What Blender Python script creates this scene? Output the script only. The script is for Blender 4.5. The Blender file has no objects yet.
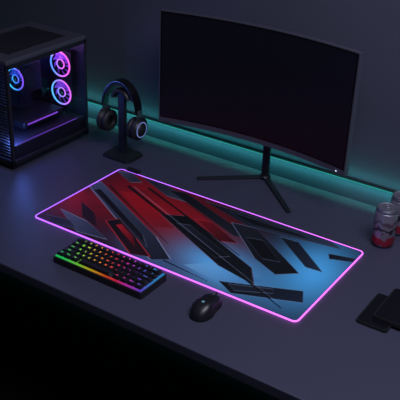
import bpy, bmesh, math, random
import numpy as np
from mathutils import Vector, Matrix
Z0=0.75
C=bpy.context.collection
bpy.context.scene.view_settings.view_transform='Standard'
def s2l(c):
    return tuple((x/255/12.92 if x/255<=.04045 else ((x/255+.055)/1.055)**2.4) for x in c)
# ---------- materials ----------
def mat(name,col,rough=.5,metal=0,emis=None,es=0,bump=0,bscale=400,spec=.5,var=0,coat=0):
    m=bpy.data.materials.new(name);m.use_nodes=True;nt=m.node_tree;b=nt.nodes['Principled BSDF']
    c=s2l(col)+(1,)
    b.inputs['Base Color'].default_value=c;b.inputs['Roughness'].default_value=rough;b.inputs['Metallic'].default_value=metal
    b.inputs['Specular IOR Level'].default_value=spec;b.inputs['Coat Weight'].default_value=coat
    if emis: b.inputs['Emission Color'].default_value=s2l(emis)+(1,);b.inputs['Emission Strength'].default_value=es
    tc=nt.nodes.new('ShaderNodeTexCoord')
    n=nt.nodes.new('ShaderNodeTexNoise');n.inputs['Scale'].default_value=bscale;n.inputs['Detail'].default_value=4
    nt.links.new(tc.outputs['Object'],n.inputs['Vector'])
    if bump:
        bp=nt.nodes.new('ShaderNodeBump');bp.inputs['Strength'].default_value=bump;bp.inputs['Distance'].default_value=.001
        nt.links.new(n.outputs['Fac'],bp.inputs['Height']);nt.links.new(bp.outputs['Normal'],b.inputs['Normal'])
    if var:
        r=nt.nodes.new('ShaderNodeValToRGB');r.color_ramp.elements[0].position=.3;r.color_ramp.elements[1].position=.7
        r.color_ramp.elements[0].color=tuple(x*(1-var) for x in c[:3])+(1,);r.color_ramp.elements[1].color=tuple(min(1,x*(1+var)) for x in c[:3])+(1,)
        nt.links.new(n.outputs['Fac'],r.inputs['Fac']);nt.links.new(r.outputs['Color'],b.inputs['Base Color'])
    return m
def emit(name,col,s):
    return mat(name,(10,10,10),.5,0,col,s)
def glassmat(name,tint=(.55,.55,.6)):
    m=bpy.data.materials.new(name);m.use_nodes=True;nt=m.node_tree;nt.nodes.remove(nt.nodes['Principled BSDF'])
    t=nt.nodes.new('ShaderNodeBsdfTransparent');t.inputs['Color'].default_value=tint+(1,)
    g=nt.nodes.new('ShaderNodeBsdfGlossy');g.inputs['Roughness'].default_value=.05;g.inputs['Color'].default_value=(.8,.8,.9,1)
    f=nt.nodes.new('ShaderNodeLayerWeight');pw=nt.nodes.new('ShaderNodeMath');pw.operation='POWER';pw.inputs[1].default_value=5
    ad=nt.nodes.new('ShaderNodeMath');ad.operation='MULTIPLY_ADD';ad.inputs[1].default_value=.6;ad.inputs[2].default_value=.03
    nt.links.new(f.outputs['Facing'],pw.inputs[0]);nt.links.new(pw.outputs[0],ad.inputs[0])
    mx=nt.nodes.new('ShaderNodeMixShader');o=nt.nodes['Material Output']
    nt.links.new(ad.outputs[0],mx.inputs[0]);nt.links.new(t.outputs[0],mx.inputs[1]);nt.links.new(g.outputs[0],mx.inputs[2]);nt.links.new(mx.outputs[0],o.inputs['Surface'])
    return m
def rampmat(name,stops,axis_scale,off,es,yk=0.0):
    """emission colour running along the object's own x (plus yk*y)"""
    m=bpy.data.materials.new(name);m.use_nodes=True;nt=m.node_tree;b=nt.nodes['Principled BSDF']
    b.inputs['Base Color'].default_value=(.01,.01,.01,1)
    tc=nt.nodes.new('ShaderNodeTexCoord');sx=nt.nodes.new('ShaderNodeSeparateXYZ');nt.links.new(tc.outputs['Object'],sx.inputs[0])
    a=nt.nodes.new('ShaderNodeMath');a.operation='MULTIPLY_ADD';a.inputs[1].default_value=axis_scale;a.inputs[2].default_value=off
    nt.links.new(sx.outputs['X'],a.inputs[0])
    a2=nt.nodes.new('ShaderNodeMath');a2.operation='MULTIPLY_ADD';a2.inputs[1].default_value=yk
    nt.links.new(sx.outputs['Y'],a2.inputs[0]);nt.links.new(a.outputs[0],a2.inputs[2])
    r=nt.nodes.new('ShaderNodeValToRGB');cr=r.color_ramp
    while len(cr.elements)<len(stops): cr.elements.new(.5)
    for e,(p_,c) in zip(cr.elements,stops): e.position=p_;e.color=s2l(c)+(1,)
    nt.links.new(a2.outputs[0],r.inputs['Fac']);nt.links.new(r.outputs['Color'],b.inputs['Emission Color']);b.inputs['Emission Strength'].default_value=es
    return m
# ---------- geometry helpers ----------
def root(name,loc=(0,0,0),rz=0):
    e=bpy.data.objects.new(name,None);C.objects.link(e);e.location=(loc[0],loc[1],loc[2]+Z0);e.rotation_euler=(0,0,rz);e.empty_display_size=.05;return e
def addobj(name,me,m,parent=None,smooth=False,loc=None,rot=None):
    if m is not None: me.materials.append(m)
    o=bpy.data.objects.new(name,me);C.objects.link(o)
    if parent: o.parent=parent
    if loc: o.location=loc
    if rot: o.rotation_euler=rot
    if smooth:
        for p in me.polygons: p.use_smooth=True
    return o
def bm2o(bm,name,m,parent=None,smooth=False,loc=None,rot=None):
    me=bpy.data.meshes.new(name);bmesh.ops.recalc_face_normals(bm,faces=bm.faces[:]);bm.to_mesh(me);bm.free();return addobj(name,me,m,parent,smooth,loc,rot)
def bmbox(bm,size,loc,bev=0,seg=2,taper=1.0):
    r=bmesh.ops.create_cube(bm,size=1);vs=r['verts']
    for v in vs:
        k=taper if v.co.z>0 else 1
        v.co=Vector((v.co.x*size[0]*k,v.co.y*size[1]*k,v.co.z*size[2]))+Vector(loc)
    if bev:
        es=list({e for v in vs for e in v.link_edges})
        bmesh.ops.bevel(bm,geom=es,offset=bev,segments=seg,affect='EDGES',profile=.5)
def box(name,size,loc,m,parent=None,bev=0,rot=None,seg=2,taper=1.0):
    bm=bmesh.new();bmbox(bm,size,(0,0,0),bev,seg,taper);return bm2o(bm,name,m,parent,False,loc,rot)
def cyl(name,r,h,loc,m,parent=None,rot=None,bev=0,seg=40,r2=None):
    bm=bmesh.new();bmesh.ops.create_cone(bm,cap_ends=True,segments=seg,radius1=r,radius2=r if r2 is None else r2,depth=h)
    if bev:
        es=[e for e in bm.edges if abs(e.verts[0].co.z-e.verts[1].co.z)<1e-6]
        bmesh.ops.bevel(bm,geom=es,offset=bev,segments=3,affect='EDGES')
    return bm2o(bm,name,m,parent,True if bev else False,loc,rot)
def torus(name,R,r,loc,m,parent=None,rot=None,ns=48,nr=12,sx=1,sz=1,a0=0,a1=2*math.pi):
    vs=[];fs=[];closed=abs(a1-a0-2*math.pi)<1e-4;n=ns if closed else ns+1
    for i in range(n):
        a=a0+(a1-a0)*i/ns
        for j in range(nr):
            b=2*math.pi*j/nr
            vs.append(((R+r*sx*math.cos(b))*math.cos(a),(R+r*sx*math.cos(b))*math.sin(a),r*sz*math.sin(b)))
    for i in range(ns):
        i2=(i+1)%n
        for j in range(nr):
            j2=(j+1)%nr;fs.append((i*nr+j,i2*nr+j,i2*nr+j2,i*nr+j2))
    if not closed: fs.append(tuple(range(nr)));fs.append(tuple((n-1)*nr+j for j in range(nr))[::-1])
    me=bpy.data.meshes.new(name);me.from_pydata(vs,[],fs);return addobj(name,me,m,parent,True,loc,rot)
def tube(name,pts,r,m,parent=None,nr=8,closed=False):
    pts=[Vector(p) for p in pts];vs=[];fs=[];n=len(pts)
    for i,p in enumerate(pts):
        a=pts[(i-1)%n] if (closed or i>0) else p;b=pts[(i+1)%n] if (closed or i<n-1) else p
        t=(b-a).normalized();up=Vector((0,0,1)) if abs(t.z)<.95 else Vector((0,1,0))
        s=t.cross(up).normalized();u=s.cross(t)
        for j in range(nr):
            q=2*math.pi*j/nr;vs.append(p+s*r*math.cos(q)+u*r*math.sin(q))
    for i in range(n if closed else n-1):
        for j in range(nr):
            i2=(i+1)%n;j2=(j+1)%nr;fs.append((i*nr+j,i2*nr+j,i2*nr+j2,i*nr+j2))
    if not closed: fs.append(tuple(range(nr))[::-1]);fs.append(tuple((n-1)*nr+j for j in range(nr)))
    me=bpy.data.meshes.new(name);me.from_pydata(vs,[],fs);return addobj(name,me,m,parent,True)
def roundrect(x0,y0,x1,y1,r,n=8):
    o=[]
    for cx,cy,a in ((x1-r,y1-r,0),(x0+r,y1-r,90),(x0+r,y0+r,180),(x1-r,y0+r,270)):
        for i in range(n+1):
            t=math.radians(a+90*i/n);o.append((cx+r*math.cos(t),cy+r*math.sin(t)))
    return o
def slab(name,outline,z0,z1,m,parent=None,bev=0):
    bm=bmesh.new();f=bm.faces.new([bm.verts.new((x,y,z0)) for x,y in outline])
    r=bmesh.ops.extrude_face_region(bm,geom=[f]);vs=[g for g in r['geom'] if isinstance(g,bmesh.types.BMVert)]
    bmesh.ops.translate(bm,verts=vs,vec=(0,0,z1-z0))
    if bev:
        es=[e for e in bm.edges if abs(e.verts[0].co.z-z1)<1e-6 and abs(e.verts[1].co.z-z1)<1e-6]
        bmesh.ops.bevel(bm,geom=es,offset=bev,segments=2,affect='EDGES')
    return bm2o(bm,name,m,parent)
def lathe(name,prof,m,parent=None,loc=None,n=48):
    vs=[];fs=[]
    for r,z in prof:
        for i in range(n): a=2*math.pi*i/n;vs.append((r*math.cos(a),r*math.sin(a),z))
    for k in range(len(prof)-1):
        for i in range(n): j=(i+1)%n;fs.append((k*n+i,k*n+j,(k+1)*n+j,(k+1)*n+i))
    fs.append(tuple(range(n))[::-1]);fs.append(tuple((len(prof)-1)*n+i for i in range(n)))
    me=bpy.data.meshes.new(name);me.from_pydata(vs,[],fs);return addobj(name,me,m,parent,True,loc)

# ---------- camera ----------
f,A,P,r_,cx,cy,cz=819.43498,0.56945,0.48781,0.04085,1.59335,-1.55622,1.23488
Fh=np.array([-math.sin(A),math.cos(A),0]);R=np.array([math.cos(A),math.sin(A),0]);Zv=np.array([0,0,1.])
F=math.cos(P)*Fh-math.sin(P)*Zv;U=math.sin(P)*Fh+math.cos(P)*Zv
R2=math.cos(r_)*R+math.sin(r_)*U;U2=-math.sin(r_)*R+math.cos(r_)*U
cd=bpy.data.cameras.new('camera');cam=bpy.data.objects.new('camera',cd);C.objects.link(cam)
cam.matrix_world=Matrix([[R2[0],U2[0],-F[0],cx],[R2[1],U2[1],-F[1],cy],[R2[2],U2[2],-F[2],cz+Z0],[0,0,0,1]])
cd.lens=f/400*36;cd.sensor_width=36;cd.clip_start=.02
bpy.context.scene.camera=cam

# ---------- common materials ----------
black=mat('black_plastic',(26,26,30),.45,bump=.1,bscale=900)
blackg=mat('black_gloss',(14,14,18),.2)
darkmet=mat('dark_metal',(48,49,56),.38,.6,bump=.05)
greymet=mat('grey_metal',(88,90,100),.35,.7)
rubber=mat('rubber',(14,14,15),.8)
leather=mat('leatherette',(24,24,27),.55,bump=.5,bscale=300)

# ---------- room ----------
wallm=mat('wall_paint',(63,64,80),.75,bump=.08,bscale=120,var=.03)
floorm=mat('carpet',(12,12,15),.95,bump=.8,bscale=260,var=.3)
def room(name,size,loc,m): return box(name,size,loc,m)
room('floor',(5,5,.1),(0.4,-1.5,-.05),floorm)
room('wall_back',(5,.1,2.7),(.4,.81,1.35),wallm)
room('wall_left',(.1,5,2.7),(-2.05,-1.5,1.35),wallm)
room('wall_right',(.1,5,2.7),(2.85,-1.5,1.35),wallm)
room('wall_front',(5,.1,2.7),(.4,-3.95,1.35),wallm)
room('ceiling',(5,5,.1),(.4,-1.5,2.75),mat('ceiling_paint',(70,70,80),.9))
box('baseboard_back',(4.8,.012,.08),(.4,.754,.04),mat('trim_paint',(34,34,40),.5))

# ---------- wall LED channel ----------
teal_e=emit('teal_led',(45,160,152),.8)
g=root('led_light_bar',(0.4,.75,.0))
box('channel',(3.4,.012,.006),(0,.003,.050),darkmet,g,.002)
box('diffuser',(3.4,.008,.005),(0,.004,.0445),teal_e,g,.002)
def strip(name,loc,rot,e,w=.012,col=(.10,.85,.75)):
    l=bpy.data.lights.new(name,'AREA');l.shape='RECTANGLE';l.size=3.3;l.size_y=w;l.color=col;l.energy=e
    o=bpy.data.objects.new(name,l);C.objects.link(o);o.parent=g;o.location=loc;o.rotation_euler=rot
strip('led_downlight',(0,-.012,.040),(math.radians(25),0,0),2.1)
strip('led_uplight',(0,-.014,.056),(math.radians(155),0,0),.9)

# ---------- desk ----------
deskm=mat('desk_laminate',(62,63,79),.42,bump=.35,bscale=700,var=.12,spec=.4)
g=root('desk',(0,0,0))
box('top',(3.0,.958,.03),(.35,.236,-.015),deskm,g,.003)
for i,(x,y) in enumerate(((-1.0,-.17),(1.7,-.17),(-1.0,.62),(1.7,.62))): box('leg_%d'%(i+1),(.06,.06,.72),(x,y,-.39),darkmet,g,.004)
box('rear_beam',(2.64,.03,.06),(.35,.62,-.07),darkmet,g)

# ---------- mouse pad ----------
D=.42136;W=.9
pg=root('mouse_pad',(0,0,0))
NX,NY=640,300
xs=np.linspace(.003,W-.003,NX);ys=np.linspace(.003,D-.003,NY);X,Y=np.meshgrid(xs,ys)
img=np.zeros((NY,NX,3));img[:]=(16,19,28)
def inside(poly):
    m=np.zeros(X.shape,bool);n=len(poly)
    for i in range(n):
        x0,y0=poly[i];x1,y1=poly[(i+1)%n]
        if abs(y1-y0)<1e-9: continue
        c=((y0>Y)!=(y1>Y))&(X<(x1-x0)*(Y-y0)/(y1-y0)+x0);m^=c
    return m
def fill(poly,c0,c1=None,dirn=(1,0),op=1.0,edge=None,ew=.0026):
    m=inside(poly);c0=np.array(c0,float);c1=c0 if c1 is None else np.array(c1,float)
    pr=X*dirn[0]+Y*dirn[1];pv=[a*dirn[0]+b*dirn[1] for a,b in poly];lo,hi=min(pv),max(pv)
    t=np.clip((pr-lo)/(hi-lo+1e-9),0,1)[...,None];col=c0*(1-t)+c1*t
    img[m]=img[m]*(1-op)+col[m]*op
    if edge is not None:
        e=np.array(edge,float);n=len(poly)
        for i in range(n):
            (x0,y0),(x1,y1)=poly[i],poly[(i+1)%n];dx,dy=x1-x0,y1-y0;L=math.hypot(dx,dy)+1e-9
            s=((X-x0)*dx+(Y-y0)*dy)/L;q=abs((X-x0)*dy-(Y-y0)*dx)/L
            mm=(s>0)&(s<L)&(q<ew/2)
            k=.9 if i%2==0 else .3
            img[mm]=img[mm]*(1-k)+e*k
def line(a,b,w,c,k=1.0):
    dx,dy=b[0]-a[0],b[1]-a[1];L=math.hypot(dx,dy);s=((X-a[0])*dx+(Y-a[1])*dy)/L;q=abs((X-a[0])*dy-(Y-a[1])*dx)/L
    mm=(s>0)&(s<L)&(q<w/2*(1-.7*s/L));img[mm]=img[mm]*(1-k)+np.array(c,float)*k
def glow(cx_,cy_,rx,ry,ang,col,amt):
    ca,sa=math.cos(ang),math.sin(ang);u=((X-cx_)*ca+(Y-cy_)*sa)/rx;v=(-(X-cx_)*sa+(Y-cy_)*ca)/ry
    w=np.exp(-(u*u+v*v))[...,None]*amt;img[:]=img*(1-w)+np.array(col,float)*w
glow(.26,.27,.34,.17,-.5,(175,18,27),1)
glow(.05,.15,.13,.12,-.5,(160,18,27),.95)
glow(.48,.31,.17,.08,-.5,(120,12,22),.7)
glow(.60,.10,.19,.12,-.3,(105,200,255),1.0)
glow(.83,.24,.14,.22,.2,(85,190,245),1)
glow(.40,.03,.13,.045,-.2,(75,125,175),.75)
# soft tonal panels in the fields of colour
fill([(.14,.33),(.22,.385),(.52,.27),(.44,.235)],(110,12,20),(200,26,36),(1,0),op=.55)
fill([(.10,.29),(.15,.31),(.38,.20),(.33,.17)],(215,26,36),(110,12,20),(1,0),op=.5)
fill([(.0,.22),(.0,.15),(.10,.10),(.13,.17)],(190,24,34),(90,12,20),(1,0),op=.6)
fill([(.52,.05),(.60,.13),(.74,.11),(.66,.03)],(150,220,255),(60,120,170),(1,0),op=.5)
# corner and top plates
fill([(.0,.40),(.05,.42),(.12,.385),(.09,.36)],(80,86,104),(36,40,52),(1,0),edge=(150,155,170))
fill([(.10,.415),(.20,.42),(.33,.36),(.24,.355)],(26,28,36),(64,70,86),(1,0),edge=(125,130,145))
fill([(.22,.395),(.28,.41),(.60,.29),(.55,.27)],(12,12,17),(32,34,44),(1,-.5),edge=(70,72,84))
fill([(.36,.40),(.787,.421),(.84,.395),(.56,.345)],(14,16,22),(48,64,84),(1,0),edge=(85,92,108))
fill([(.46,.39),(.70,.40),(.74,.388),(.57,.36)],(9,10,14),(20,23,30),(1,0),edge=(60,70,85))
# big left arm
fill([(-.01,.262),(.012,.305),(.37,.125),(.475,.05),(.43,.015)],(78,90,114),(30,35,48),(1,-1),edge=(165,178,200))
fill([(.03,.246),(.04,.264),(.33,.112),(.38,.065)],(10,11,15),(22,24,32),(1,0),edge=(90,96,112))
fill([(.188,.112),(.215,.145),(.33,.082),(.42,.027),(.365,.006)],(18,13,18),(44,15,22),(1,0),edge=(225,45,55))
fill([(.23,.110),(.24,.124),(.31,.088),(.36,.04)],(200,28,38),(80,12,20),(1,0))
fill([(.03,.085),(.15,.074),(.262,.028),(.16,.010)],(92,104,132),(40,48,66),(1,0),edge=(150,166,192))
fill([(.02,.03),(.10,.050),(.15,.022),(.08,.005)],(14,16,22),(50,58,76),(1,0),edge=(95,105,125))
fill([(.05,.160),(.13,.130),(.20,.06),(.12,.085)],(18,11,15),(36,16,22),(1,0),edge=(120,40,50))
# broad black angular blades through the middle
fill([(.30,.245),(.37,.285),(.68,.150),(.73,.08),(.60,.105)],(10,10,14),(16,20,27),(1,0),edge=(100,80,92))
fill([(.36,.225),(.41,.245),(.60,.165),(.57,.135)],(36,38,48),(14,16,22),(1,-1),edge=(95,100,115))
fill([(.40,.285),(.45,.30),(.58,.24),(.53,.22)],(140,16,26),(54,12,20),(1,0),edge=(190,50,58))
fill([(.50,.335),(.58,.350),(.80,.205),(.75,.160),(.66,.20)],(30,33,42),(12,14,20),(1,-1),edge=(110,122,145))
fill([(.58,.285),(.63,.30),(.73,.225),(.68,.21)],(10,11,15),(10,11,15),edge=(80,92,110))
fill([(.66,.35),(.72,.355),(.85,.25),(.80,.245)],(14,17,23),(34,50,70),(1,0),edge=(100,125,150))
fill([(.642,.040),(.85,.135),(.875,.085),(.70,.010)],(11,13,18),(22,34,50),(1,0),edge=(100,140,170))
fill([(.67,.044),(.78,.094),(.79,.076),(.70,.026)],(32,40,52),(18,22,30),(1,0),edge=(85,105,125))
fill([(.82,.350),(.90,.374),(.90,.350),(.835,.325)],(12,15,21),(26,40,56),(1,0),edge=(80,125,150))
line((.10,.335),(.84,.030),.012,(7,8,11),.92)
line((.16,.365),(.62,.185),.010,(7,8,11),.9)
line((.05,.30),(.42,.115),.007,(7,8,11),.9)
line((.46,.035),(.62,.02),.006,(10,14,20),.8)
line((.12,.342),(.82,.047),.003,(165,185,210),.55)
img=np.clip(img,0,255)/255.
lin=np.where(img<=.04045,img/12.92,((img+.055)/1.055)**2.4)
me=bpy.data.meshes.new('printed_surface')
vs=np.stack([X.ravel(),Y.ravel(),np.full(X.size,.0042)],1)
idx=np.arange(NX*NY).reshape(NY,NX);fa=np.stack([idx[:-1,:-1].ravel(),idx[:-1,1:].ravel(),idx[1:,1:].ravel(),idx[1:,:-1].ravel()],1)
me.from_pydata(vs.tolist(),[],fa.tolist())
ca=me.color_attributes.new('print','FLOAT_COLOR','POINT')
ca.data.foreach_set('color',np.concatenate([lin.reshape(-1,3),np.ones((X.size,1))],1).astype(np.float32).ravel())
pm=mat('printed_cloth',(100,100,100),.5,bump=.15,bscale=1500)
at=pm.node_tree.nodes.new('ShaderNodeAttribute');at.attribute_name='print'
pm.node_tree.links.new(at.outputs['Color'],pm.node_tree.nodes['Principled BSDF'].inputs['Base Color'])
addobj('printed_surface',me,pm,pg)
slab('rubber_base',roundrect(.001,.001,W-.001,D-.001,.012),0,.004,rubber,pg)
edge_led=rampmat('pad_edge_led',[(0,(150,85,235)),(.5,(178,90,232)),(1,(205,95,222))],1/.9,0,2.5)
tube('edge_light_tube',[(x,y,.0030) for x,y in roundrect(0,0,W,D,.014,8)],.0024,edge_led,pg,closed=True)
box('usb_controller',(.05,.018,.012),(.05,D+.008,.008),black,pg,.003)

# ---------- monitor ----------
mg=root('curved_monitor',(.405,0,0))
RAD=1.3;HW=.348;ym=.56
th=math.asin(HW/RAD);sag=RAD*(1-math.cos(th))
def arcpanel(name,hw,z0,z1,y0,y1,m,n=40,bev=0):
    """slab following the monitor curve; y0/y1 offsets behind the front surface"""
    t=math.asin(hw/RAD);vs=[];fs=[]
    for i in range(n+1):
        a=-t+2*t*i/n
        for off in (y0,y1):
            for z in (z0,z1):
                rr=RAD+off;vs.append((rr*math.sin(a),ym+sag-RAD+rr*math.cos(a),z))
    for i in range(n):
        b=i*4;c=b+4
        fs+=[(b,c,c+1,b+1),(b+2,b+3,c+3,c+2),(b+1,c+1,c+3,b+3),(b,b+2,c+2,c)]
    fs+=[(0,1,3,2),(n*4,n*4+2,n*4+3,n*4+1)]
    mm=bpy.data.meshes.new(name);mm.from_pydata(vs,[],fs);return addobj(name,mm,m,mg)
screenm=mat('screen_glass',(18,18,25),.33,spec=.5)
bez=mat('bezel_plastic',(66,67,78),.4)
arcpanel('housing',HW,.150,.535,0,.018,bez)
arcpanel('screen_border',HW-.003,.168,.5325,-.0008,.002,blackg)
arcpanel('screen',HW-.009,.174,.526,-.0014,.002,screenm)
arcpanel('rear_shell',.22,.22,.47,.018,.045,black)
arcpanel('rear_hub',.08,.26,.40,.045,.062,darkmet)
box('power_light',(.004,.002,.002),(HW-.03,ym+.0035,.158),emit('white_led',(220,225,255),2),mg)
box('neck',(.026,.014,.33),(.02,.672,.170),darkmet,mg,.004)
box('neck_mount',(.05,.03,.05),(.02,.664,.32),darkmet,mg,.005)
def leg(name,a,b,w=.022,t=.007):
    a=Vector(a);b=Vector(b);d=b-a;L=d.length;bm=bmesh.new();bmbox(bm,(L,w,t),(0,0,0),.0025)
    for v in bm.verts:
        if v.co.x>0: v.co.y*=.7
    bm2o(bm,name,darkmet,mg,False,tuple((a+b)/2),(0,0,math.atan2(d.y,d.x)))
leg('foot_left',(.02,.675,.005),(-.155,.52,.005));leg('foot_right',(.02,.675,.005),(.205,.50,.005))
cyl('foot_hub',.020,.012,(.02,.672,.006),darkmet,mg,bev=.002)

# ---------- headphones on stand ----------
hs=root('headphone_stand',(-.065,.515,0))
slab('base',roundrect(-.06,-.05,.06,.05,.02),0,.010,black,hs,.003)
box('post',(.032,.014,.235),(-.01,.012,.127),black,hs,.004)
torus('cradle',.034,.010,(-.01,.012,.205),black,hs,(math.pi/2,0,0),a0=.25,a1=math.pi-.25,sz=1.9)
hp=root('headphones',(-.077,.525,.0))
def arch(name,Rx,Rz,zc,w,t,m,a0=0,a1=math.pi,n=36):
    vs=[];fs=[]
    for i in range(n+1):
        a=a0+(a1-a0)*i/n;c,s=math.cos(a),math.sin(a)
        for k,(u,v) in enumerate(((-1,-1),(1,-1),(1.0,1),(-1.0,1))):
            vs.append(((Rx+v*t/2)*c,u*w/2*(1-.0),zc+(Rz+v*t/2)*s))
    for i in range(n):
        for j in range(4): fs.append((i*4+j,(i+1)*4+j,(i+1)*4+(j+1)%4,i*4+(j+1)%4))
    fs+=[(0,1,2,3),(n*4+3,n*4+2,n*4+1,n*4)]
    mm=bpy.data.meshes.new(name);mm.from_pydata(vs,[],fs);o=addobj(name,mm,m,hp)
    b=o.modifiers.new('bevel','BEVEL');b.width=.002;b.segments=2;return o
arch('headband',.074,.105,.170,.034,.007,blackg)
arch('headband_cushion',.066,.097,.170,.030,.010,leather,.5,math.pi-.5)
for s,nm in ((-1,'left'),(1,'right')):
    box('slider_'+nm,(.006,.022,.06),(s*.0755,0,.155),greymet,hp,.002)
    torus('yoke_'+nm,.040,.0035,(s*.078,0,.116),darkmet,hp,(math.pi/2,0,math.pi/2),a0=0,a1=math.pi)
    cyl('cup_'+nm,.040,.026,(s*.074,0,.116),black,hp,(0,math.pi/2,0),bev=.007)
    torus('ear_pad_'+nm,.027,.012,(s*.054,0,.116),leather,hp,(0,math.pi/2,0),sz=.9)
    cyl('cup_plate_'+nm,.024,.004,(s*.088,0,.116),black,hp,(0,math.pi/2,0),bev=.001)
    torus('cup_light_ring_'+nm,.0265,.0016,(s*.088,0,.116),emit('cup_ring_led',(120,140,210),.7),hp,(0,math.pi/2,0))

# ---------- computer case ----------
pc=root('desktop_computer',(-.273,.19,0))
DX,DY,H=.27,.385,.385
panel=mat('case_steel',(44,45,54),.42,.5);inner=mat('case_interior',(34,32,42),.6)
topm=mat('case_top',(72,73,86),.5,.2)
box('floor_panel',(DX,DY,.012),(-DX/2,DY/2,.018),panel,pc,.002)
box('top_panel',(DX,DY,.016),(-DX/2,DY/2,H-.008),topm,pc,.004)
bm=bmesh.new()
for i in range(22): bmbox(bm,(DX-.09,.004,.003),(-DX/2,.06+i*.0125,H+.001))
bm2o(bm,'top_vent_slats',black,pc)
box('far_side_panel',(.006,DY,H-.03),(-DX+.003,DY/2,H/2+.004),inner,pc)
box('rear_panel',(DX-.012,.006,H-.03),(-DX/2,DY-.003,H/2+.004),inner,pc)
for i,(x,y) in enumerate(((-.006,.006),(-.006,DY-.006),(-DX+.006,.006),(-DX+.006,DY-.006))): box('corner_post_%d'%(i+1),(.012,.012,H-.02),(x,y,H/2),panel,pc,.003)
box('side_rail_bottom',(.010,DY,.020),(-.005,DY/2,.026),panel,pc,.002)
box('side_rail_top',(.010,DY,.016),(-.005,DY/2,H-.022),panel,pc,.002)
box('front_rail_bottom',(DX,.010,.020),(-DX/2,.005,.026),panel,pc,.002)
gl=glassmat('tinted_glass',(.8,.78,.85))
box('side_glass',(.003,DY-.02,H-.07),(-.0025,DY/2,H/2),gl,pc)
bm=bmesh.new()
for i in range(30): bmbox(bm,(DX-.02,.003,.004),(-DX/2,.002,.05+i*.0105))
bm2o(bm,'front_mesh_slats',black,pc)
for i,(x,y) in enumerate(((-.03,.03),(-.03,DY-.03),(-DX+.03,.03),(-DX+.03,DY-.03))): cyl('foot_%d'%(i+1),.013,.012,(x,y,.006),rubber,pc)
box('psu_shroud',(DX-.03,DY-.04,.055),(-DX/2,DY/2+.01,.051),inner,pc,.003)
purp=emit('purple_led',(150,80,230),1.2)
pink=rampmat('pink_blue_ring',[(.1,(90,150,255)),(.5,(220,110,255)),(.9,(255,100,215))],1/.094,.5,2.0,3)
lil=rampmat('lilac_ring',[(.1,(90,190,255)),(.5,(160,130,255)),(.9,(235,110,245))],1/.094,.5,1.9,3)
blu=rampmat('blue_ring',[(.1,(60,210,240)),(.6,(70,120,255)),(1,(150,90,255))],1/.08,.5,1.7,3)
box('shroud_light_strip',(.003,DY-.08,.004),(-.020,DY/2,.078),emit('dim_purple_led',(120,70,200),1.0),pc)
box('motherboard',(.004,.25,.23),(-DX+.03,DY/2+.02,.235),mat('circuit_board',(40,42,58),.5,bump=.4,bscale=120,var=.4),pc)
box('graphics_card',(.12,.20,.024),(-.12,.22,.108),black,pc,.005)
box('graphics_card_light',(.003,.15,.004),(-.059,.21,.112),purp,pc)
for k in range(3): cyl('card_fan_%d'%(k+1),.030,.004,(-.12,.155+k*.064,.095),darkmet,pc)
for k in range(4): box('memory_stick_%d'%(k+1),(.03,.006,.09),(-DX+.05,.315+k*.011,.26),emit('memory_led',(90,90,255),.8) if k%2 else black,pc)
def fan(nm,loc,rot,r,ringm,bladem):
    e=bpy.data.objects.new(nm,None);C.objects.link(e);e.parent=pc;e.location=loc;e.rotation_euler=rot
    n=48;vs=[];fs=[];hw=r*1.12
    for i in range(n):
        a=2*math.pi*i/n;c,s=math.cos(a),math.sin(a);k=hw/max(abs(c),abs(s))
        for z in (-.012,.012): vs.append((c*r*1.02,s*r*1.02,z));vs.append((c*k,s*k,z))
    for i in range(n):
        b=i*4;c=((i+1)%n)*4
        fs+=[(b+2,c+2,c+3,b+3),(b,b+1,c+1,c),(b,c,c+2,b+2),(b+1,b+3,c+3,c+1)]
    mm=bpy.data.meshes.new(nm+'_frame');mm.from_pydata(vs,[],fs);addobj(nm+'_frame',mm,black,e)
    torus(nm+'_ring',r*.95,r*.065,(0,0,.012),ringm,e);torus(nm+'_inner_ring',r*.36,r*.05,(0,0,.010),ringm,e)
    cyl(nm+'_hub',r*.32,.018,(0,0,.002),black,e,bev=.002)
    vs=[];fs=[]
    for k in range(9):
        for i in range(7):
            t=i/6;rr=r*(.34+.54*t)
            for j in range(4):
                u=j/3;a=2*math.pi*k/9+.45*t+u*.5;vs.append((rr*math.cos(a),rr*math.sin(a),-.005+.010*u))
        base=k*28
        for i in range(6):
            for j in range(3): q=base+i*4+j;fs.append((q,q+1,q+5,q+4))
    mm=bpy.data.meshes.new(nm+'_blades');mm.from_pydata(vs,[],fs);addobj(nm+'_blades',mm,bladem,e,True)
bl1=mat('lit_blade_purple',(150,90,200),.4,0,(150,70,240),.45);bl2=mat('lit_blade_blue',(90,110,200),.4,0,(60,90,240),.35)
fan('upper_fan',(-.09,DY-.03,.270),(math.pi/2,0,0),.047,pink,bl1)
fan('lower_fan',(-.09,DY-.03,.163),(math.pi/2,0,0),.047,lil,bl1)
bm=bmesh.new()
for i in range(14): bmbox(bm,(.085,.06,.0012),(-.140,.225,.205+i*.0075))
bm2o(bm,'cooler_fins',greymet,pc)
box('cooler_base',(.05,.05,.08),(-.18,.225,.165),darkmet,pc)
fan('cooler_fan',(-.140,.180,.250),(math.pi/2,0,0),.040,blu,bl2)
def plight(name,loc,col,e,r=.02,parent=None):
    l=bpy.data.lights.new(name,'POINT');l.color=col;l.energy=e;l.shadow_soft_size=r;o=bpy.data.objects.new(name,l);C.objects.link(o);o.location=loc
    if parent:o.parent=parent
    return o
plight('case_light_1',(-.06,.28,.34),(.6,.25,1),.45,parent=pc)
plight('case_light_2',(-.05,.10,.33),(.2,.45,1),.45,parent=pc)
plight('case_light_3',(-.04,.05,.12),(.12,.25,1),1.0,parent=pc)

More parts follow.
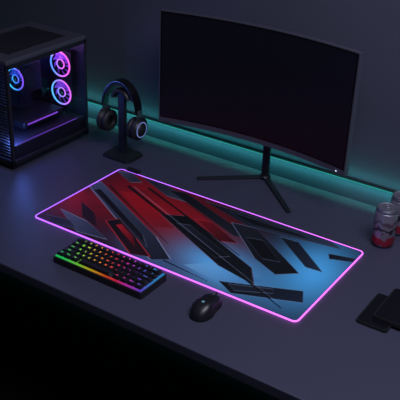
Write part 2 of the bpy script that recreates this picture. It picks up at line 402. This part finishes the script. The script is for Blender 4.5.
# ---------- keyboard ----------
kb=root('mechanical_keyboard',(.372,-.095,0),-.0)
slab('case',roundrect(-.154,-.058,.154,.058,.006),.002,.020,black,kb,.0015)
stops=[(0,(40,255,120)),(.18,(150,255,60)),(.34,(255,190,30)),(.48,(255,90,30)),(.60,(255,40,80)),(.74,(230,60,220)),(.88,(110,80,255)),(1,(60,170,255))]
glowm=rampmat('key_underglow',stops,1/.30,.5,.42,2.2);legm=rampmat('key_legends',stops,1/.30,.5,1.6,2.2)
box('switch_plate',(.298,.106,.002),(0,0,.0212),glowm,kb)
rows=[['`','1','2','3','4','5','6','7','8','9','0','-','=',('Back',2)],[('Tab',1.5),*'QWERTYUIOP[]',('\\',1.5)],[('Caps',1.75),*"ASDFGHJKL;'",('Enter',2.25)],
[('Shift',2.25),*'ZXCVBNM,./',('Shift',2.75)],[('Ctrl',1.25),('Win',1.25),('Alt',1.25),('',6.25),('Alt',1.25),('Fn',1.25),('Menu',1.25),('Ctrl',1.25)]]
u=.0195;bm=bmesh.new();LV=[];LF=[]
for ri,row in enumerate(rows):
    x=-7.5*u;y=(2-ri)*u*1.05
    zt=.0325+.0006*abs(ri-2)
    for k in row:
        t,w=(k if isinstance(k,tuple) else (k,1));xc=x+w*u/2
        bmbox(bm,(w*u-.0018,u-.0018,.0095),(xc,y,zt-.0048),.0012,2,.86);x+=w*u
        if t:
            cu=bpy.data.curves.new('t','FONT');cu.body=t;cu.size=.0095 if len(t)==1 else .0058;cu.align_x='CENTER';cu.align_y='CENTER';cu.resolution_u=2
            to=bpy.data.objects.new('t',cu);C.objects.link(to);bpy.context.view_layer.update()
            ev=to.evaluated_get(bpy.context.evaluated_depsgraph_get());tm=ev.to_mesh();b0=len(LV)
            LV+=[(v.co.x+xc,v.co.y+y,zt+.0002) for v in tm.vertices];LF+=[tuple(b0+i for i in p.vertices) for p in tm.polygons]
            ev.to_mesh_clear();bpy.data.objects.remove(to);bpy.data.curves.remove(cu)
bm2o(bm,'keycaps',mat('keycap_plastic',(24,24,30),.45),kb)
lm=bpy.data.meshes.new('key_legends');lm.from_pydata(LV,[],LF);addobj('key_legends',lm,legm,kb)
for sx in (-1,1): 
    for sy in (-1,1): cyl('rubber_foot_%d%d'%(sx+2,sy+2),.006,.0022,(sx*.13,sy*.045,.001),rubber,kb)

# ---------- mouse ----------
ms=root('computer_mouse',(.686,-.088,0),.06)
n=40;mlev=14;vs=[];fs=[]
def mo(a,k):
    c,s=math.cos(a),math.sin(a)
    y=.058*math.copysign(abs(s)**.85,s);wx=.031*(1-.13*math.exp(-((y-.008)/.022)**2)+.03*(y<0))
    return wx*math.copysign(abs(c)**.8,c)*k,y*k
for l in range(mlev+1):
    t=l/mlev;k=math.cos(t*math.pi/2)**.45 if t<1 else 0
    for i in range(n):
        a=2*math.pi*i/n;x,y=mo(a,max(k,.001));z=.002+(.036-.10*max(0,(y+.012))**1.35*4-.9*max(0,-y-.02)**1.25*.8)*math.sin(t*math.pi/2)
        vs.append((x,y,max(z,.002)))
for l in range(mlev):
    for i in range(n): j=(i+1)%n;fs.append((l*n+i,l*n+j,(l+1)*n+j,(l+1)*n+i))
fs.append(tuple(range(n))[::-1]);fs.append(tuple(mlev*n+i for i in range(n)))
mm=bpy.data.meshes.new('shell');mm.from_pydata(vs,[],fs);addobj('shell',mm,mat('mouse_plastic',(24,24,29),.38),ms,True)
box('button_gap',(.0012,.046,.012),(0,.034,.0255),rubber,ms,rot=(-.33,0,0))
cyl('scroll_wheel',.0085,.007,(0,.034,.0255),mat('wheel_rubber',(60,62,70),.6),ms,(0,math.pi/2,0),bev=.001)
cyl('emblem',.0042,.0008,(0,-.018,.0372),emit('emblem_led',(120,190,210),.55),ms,seg=6)
box('side_button_1',(.003,.016,.005),(-.0275,.004,.020),blackg,ms,.001);box('side_button_2',(.003,.016,.005),(-.0285,-.014,.020),blackg,ms,.001)
slab('glide_feet',roundrect(-.02,-.045,.02,.045,.01),0,.0021,rubber,ms)

# ---------- cans ----------
silver=mat('aluminium',(150,151,162),.42,.8)
def labelmat():
    m=bpy.data.materials.new('can_print');m.use_nodes=True;nt=m.node_tree;b=nt.nodes['Principled BSDF'];b.inputs['Roughness'].default_value=.36;b.inputs['Metallic'].default_value=.6
    tc=nt.nodes.new('ShaderNodeTexCoord');s=nt.nodes.new('ShaderNodeSeparateXYZ');nt.links.new(tc.outputs['Object'],s.inputs[0])
    a=nt.nodes.new('ShaderNodeMath');a.operation='MULTIPLY';a.inputs[1].default_value=1/.125;nt.links.new(s.outputs['Z'],a.inputs[0])
    w=nt.nodes.new('ShaderNodeTexNoise');w.inputs['Scale'].default_value=45;nt.links.new(tc.outputs['Object'],w.inputs['Vector'])
    a2=nt.nodes.new('ShaderNodeMath');a2.operation='MULTIPLY_ADD';a2.inputs[1].default_value=.45;nt.links.new(w.outputs['Fac'],a2.inputs[0]);nt.links.new(a.outputs[0],a2.inputs[2])
    r=nt.nodes.new('ShaderNodeValToRGB');cr=r.color_ramp;cr.interpolation='CONSTANT'
    st=[(0,(120,112,126)),(.30,(170,46,66)),(.50,(136,128,142)),(.66,(64,52,64)),(.74,(140,132,146)),(.86,(110,92,106)),(.92,(146,140,154))]
    while len(cr.elements)<len(st): cr.elements.new(.5)
    for e,(p_,c) in zip(cr.elements,st): e.position=p_;e.color=s2l(c)+(1,)
    nt.links.new(a2.outputs[0],r.inputs['Fac']);nt.links.new(r.outputs['Color'],b.inputs['Base Color']);return m
canp=labelmat()
def can(loc,rz):
    g=root('soda_can',loc,rz)
    lathe('body',[(.024,.0),(.026,.002),(.0325,.011),(.033,.014),(.033,.111),(.032,.114)],canp,g)
    lathe('lid_neck',[(.032,.114),(.0290,.1215),(.0285,.122),(.0300,.1235),(.0300,.125),(.0282,.1255),(.0272,.1235),(.022,.123),(.001,.123)],silver,g)
    torus('pull_tab',.007,.0012,(0,.006,.1243),silver,g);box('tab_stem',(.008,.012,.001),(0,-.003,.124),silver,g)
    cyl('tab_rivet',.0022,.002,(0,0,.124),silver,g)
can((.922,.502,0),.3);can((.930,.600,0),2.0)

# ---------- phones / drives at right ----------
def slabobj(name,loc,w,d,h,m1,rz=0):
    g=root(name,loc,rz);slab('body',roundrect(-w/2,-d/2,w/2,d/2,.010),0,h,m1,g,.0015)
    slab('cover',roundrect(-w/2+.004,-d/2+.004,w/2-.004,d/2-.004,.008),h-.0005,h+.0006,blackg,g)
    box('port',(.012,.002,.003),(0,-d/2,h/2),darkmet,g)
slabobj('smartphone',(1.060,.170,0),.085,.150,.009,black)
slabobj('portable_hard_drive',(1.098,.200,.0096),.095,.155,.011,black)

# ---------- office chair ----------
ch=root('office_chair',(.35,-.72,-Z0),.25)
box('seat',(.48,.46,.09),(0,0,.46),leather,ch,.035,seg=4)
box('backrest',(.44,.08,.56),(0,-.27,.80),leather,ch,.035,rot=(.12,0,0),seg=4)
box('back_bracket',(.06,.03,.32),(0,-.25,.52),darkmet,ch,.005)
for s in (-1,1):
    box('armrest_pad_%d'%(s+2),(.07,.26,.03),(s*.28,0,.66),black,ch,.012,seg=3);box('armrest_post_%d'%(s+2),(.03,.05,.22),(s*.27,0,.54),darkmet,ch,.005)
cyl('gas_lift',.028,.30,(0,0,.27),darkmet,ch)
for k in range(5):
    a=2*math.pi*k/5;box('base_arm_%d'%(k+1),(.28,.045,.03),(.15*math.cos(a),.15*math.sin(a),.10),darkmet,ch,.008,rot=(0,0,a))
    cyl('caster_%d'%(k+1),.03,.04,(.28*math.cos(a),.28*math.sin(a),.032),rubber,ch,(math.pi/2,0,a),bev=.004)

# ---------- lights ----------
def area(name,loc,target,size,col,e):
    l=bpy.data.lights.new(name,'AREA');l.size=size;l.color=col;l.energy=e;o=bpy.data.objects.new(name,l);C.objects.link(o);o.location=loc
    o.rotation_euler=(Vector(target)-Vector(loc)).to_track_quat('-Z','Y').to_euler();return o
area('overhead_fill',(1.3,-.3,2.6),(.4,.2,.75),1.2,(.78,.77,1.0),48)  # soft bluish fill added to lift the dim ambient level, no fixture behind it
w=bpy.data.worlds.new('world');bpy.context.scene.world=w;w.use_nodes=True
w.node_tree.nodes['Background'].inputs[0].default_value=(.35,.4,.65,1);w.node_tree.nodes['Background'].inputs[1].default_value=.05
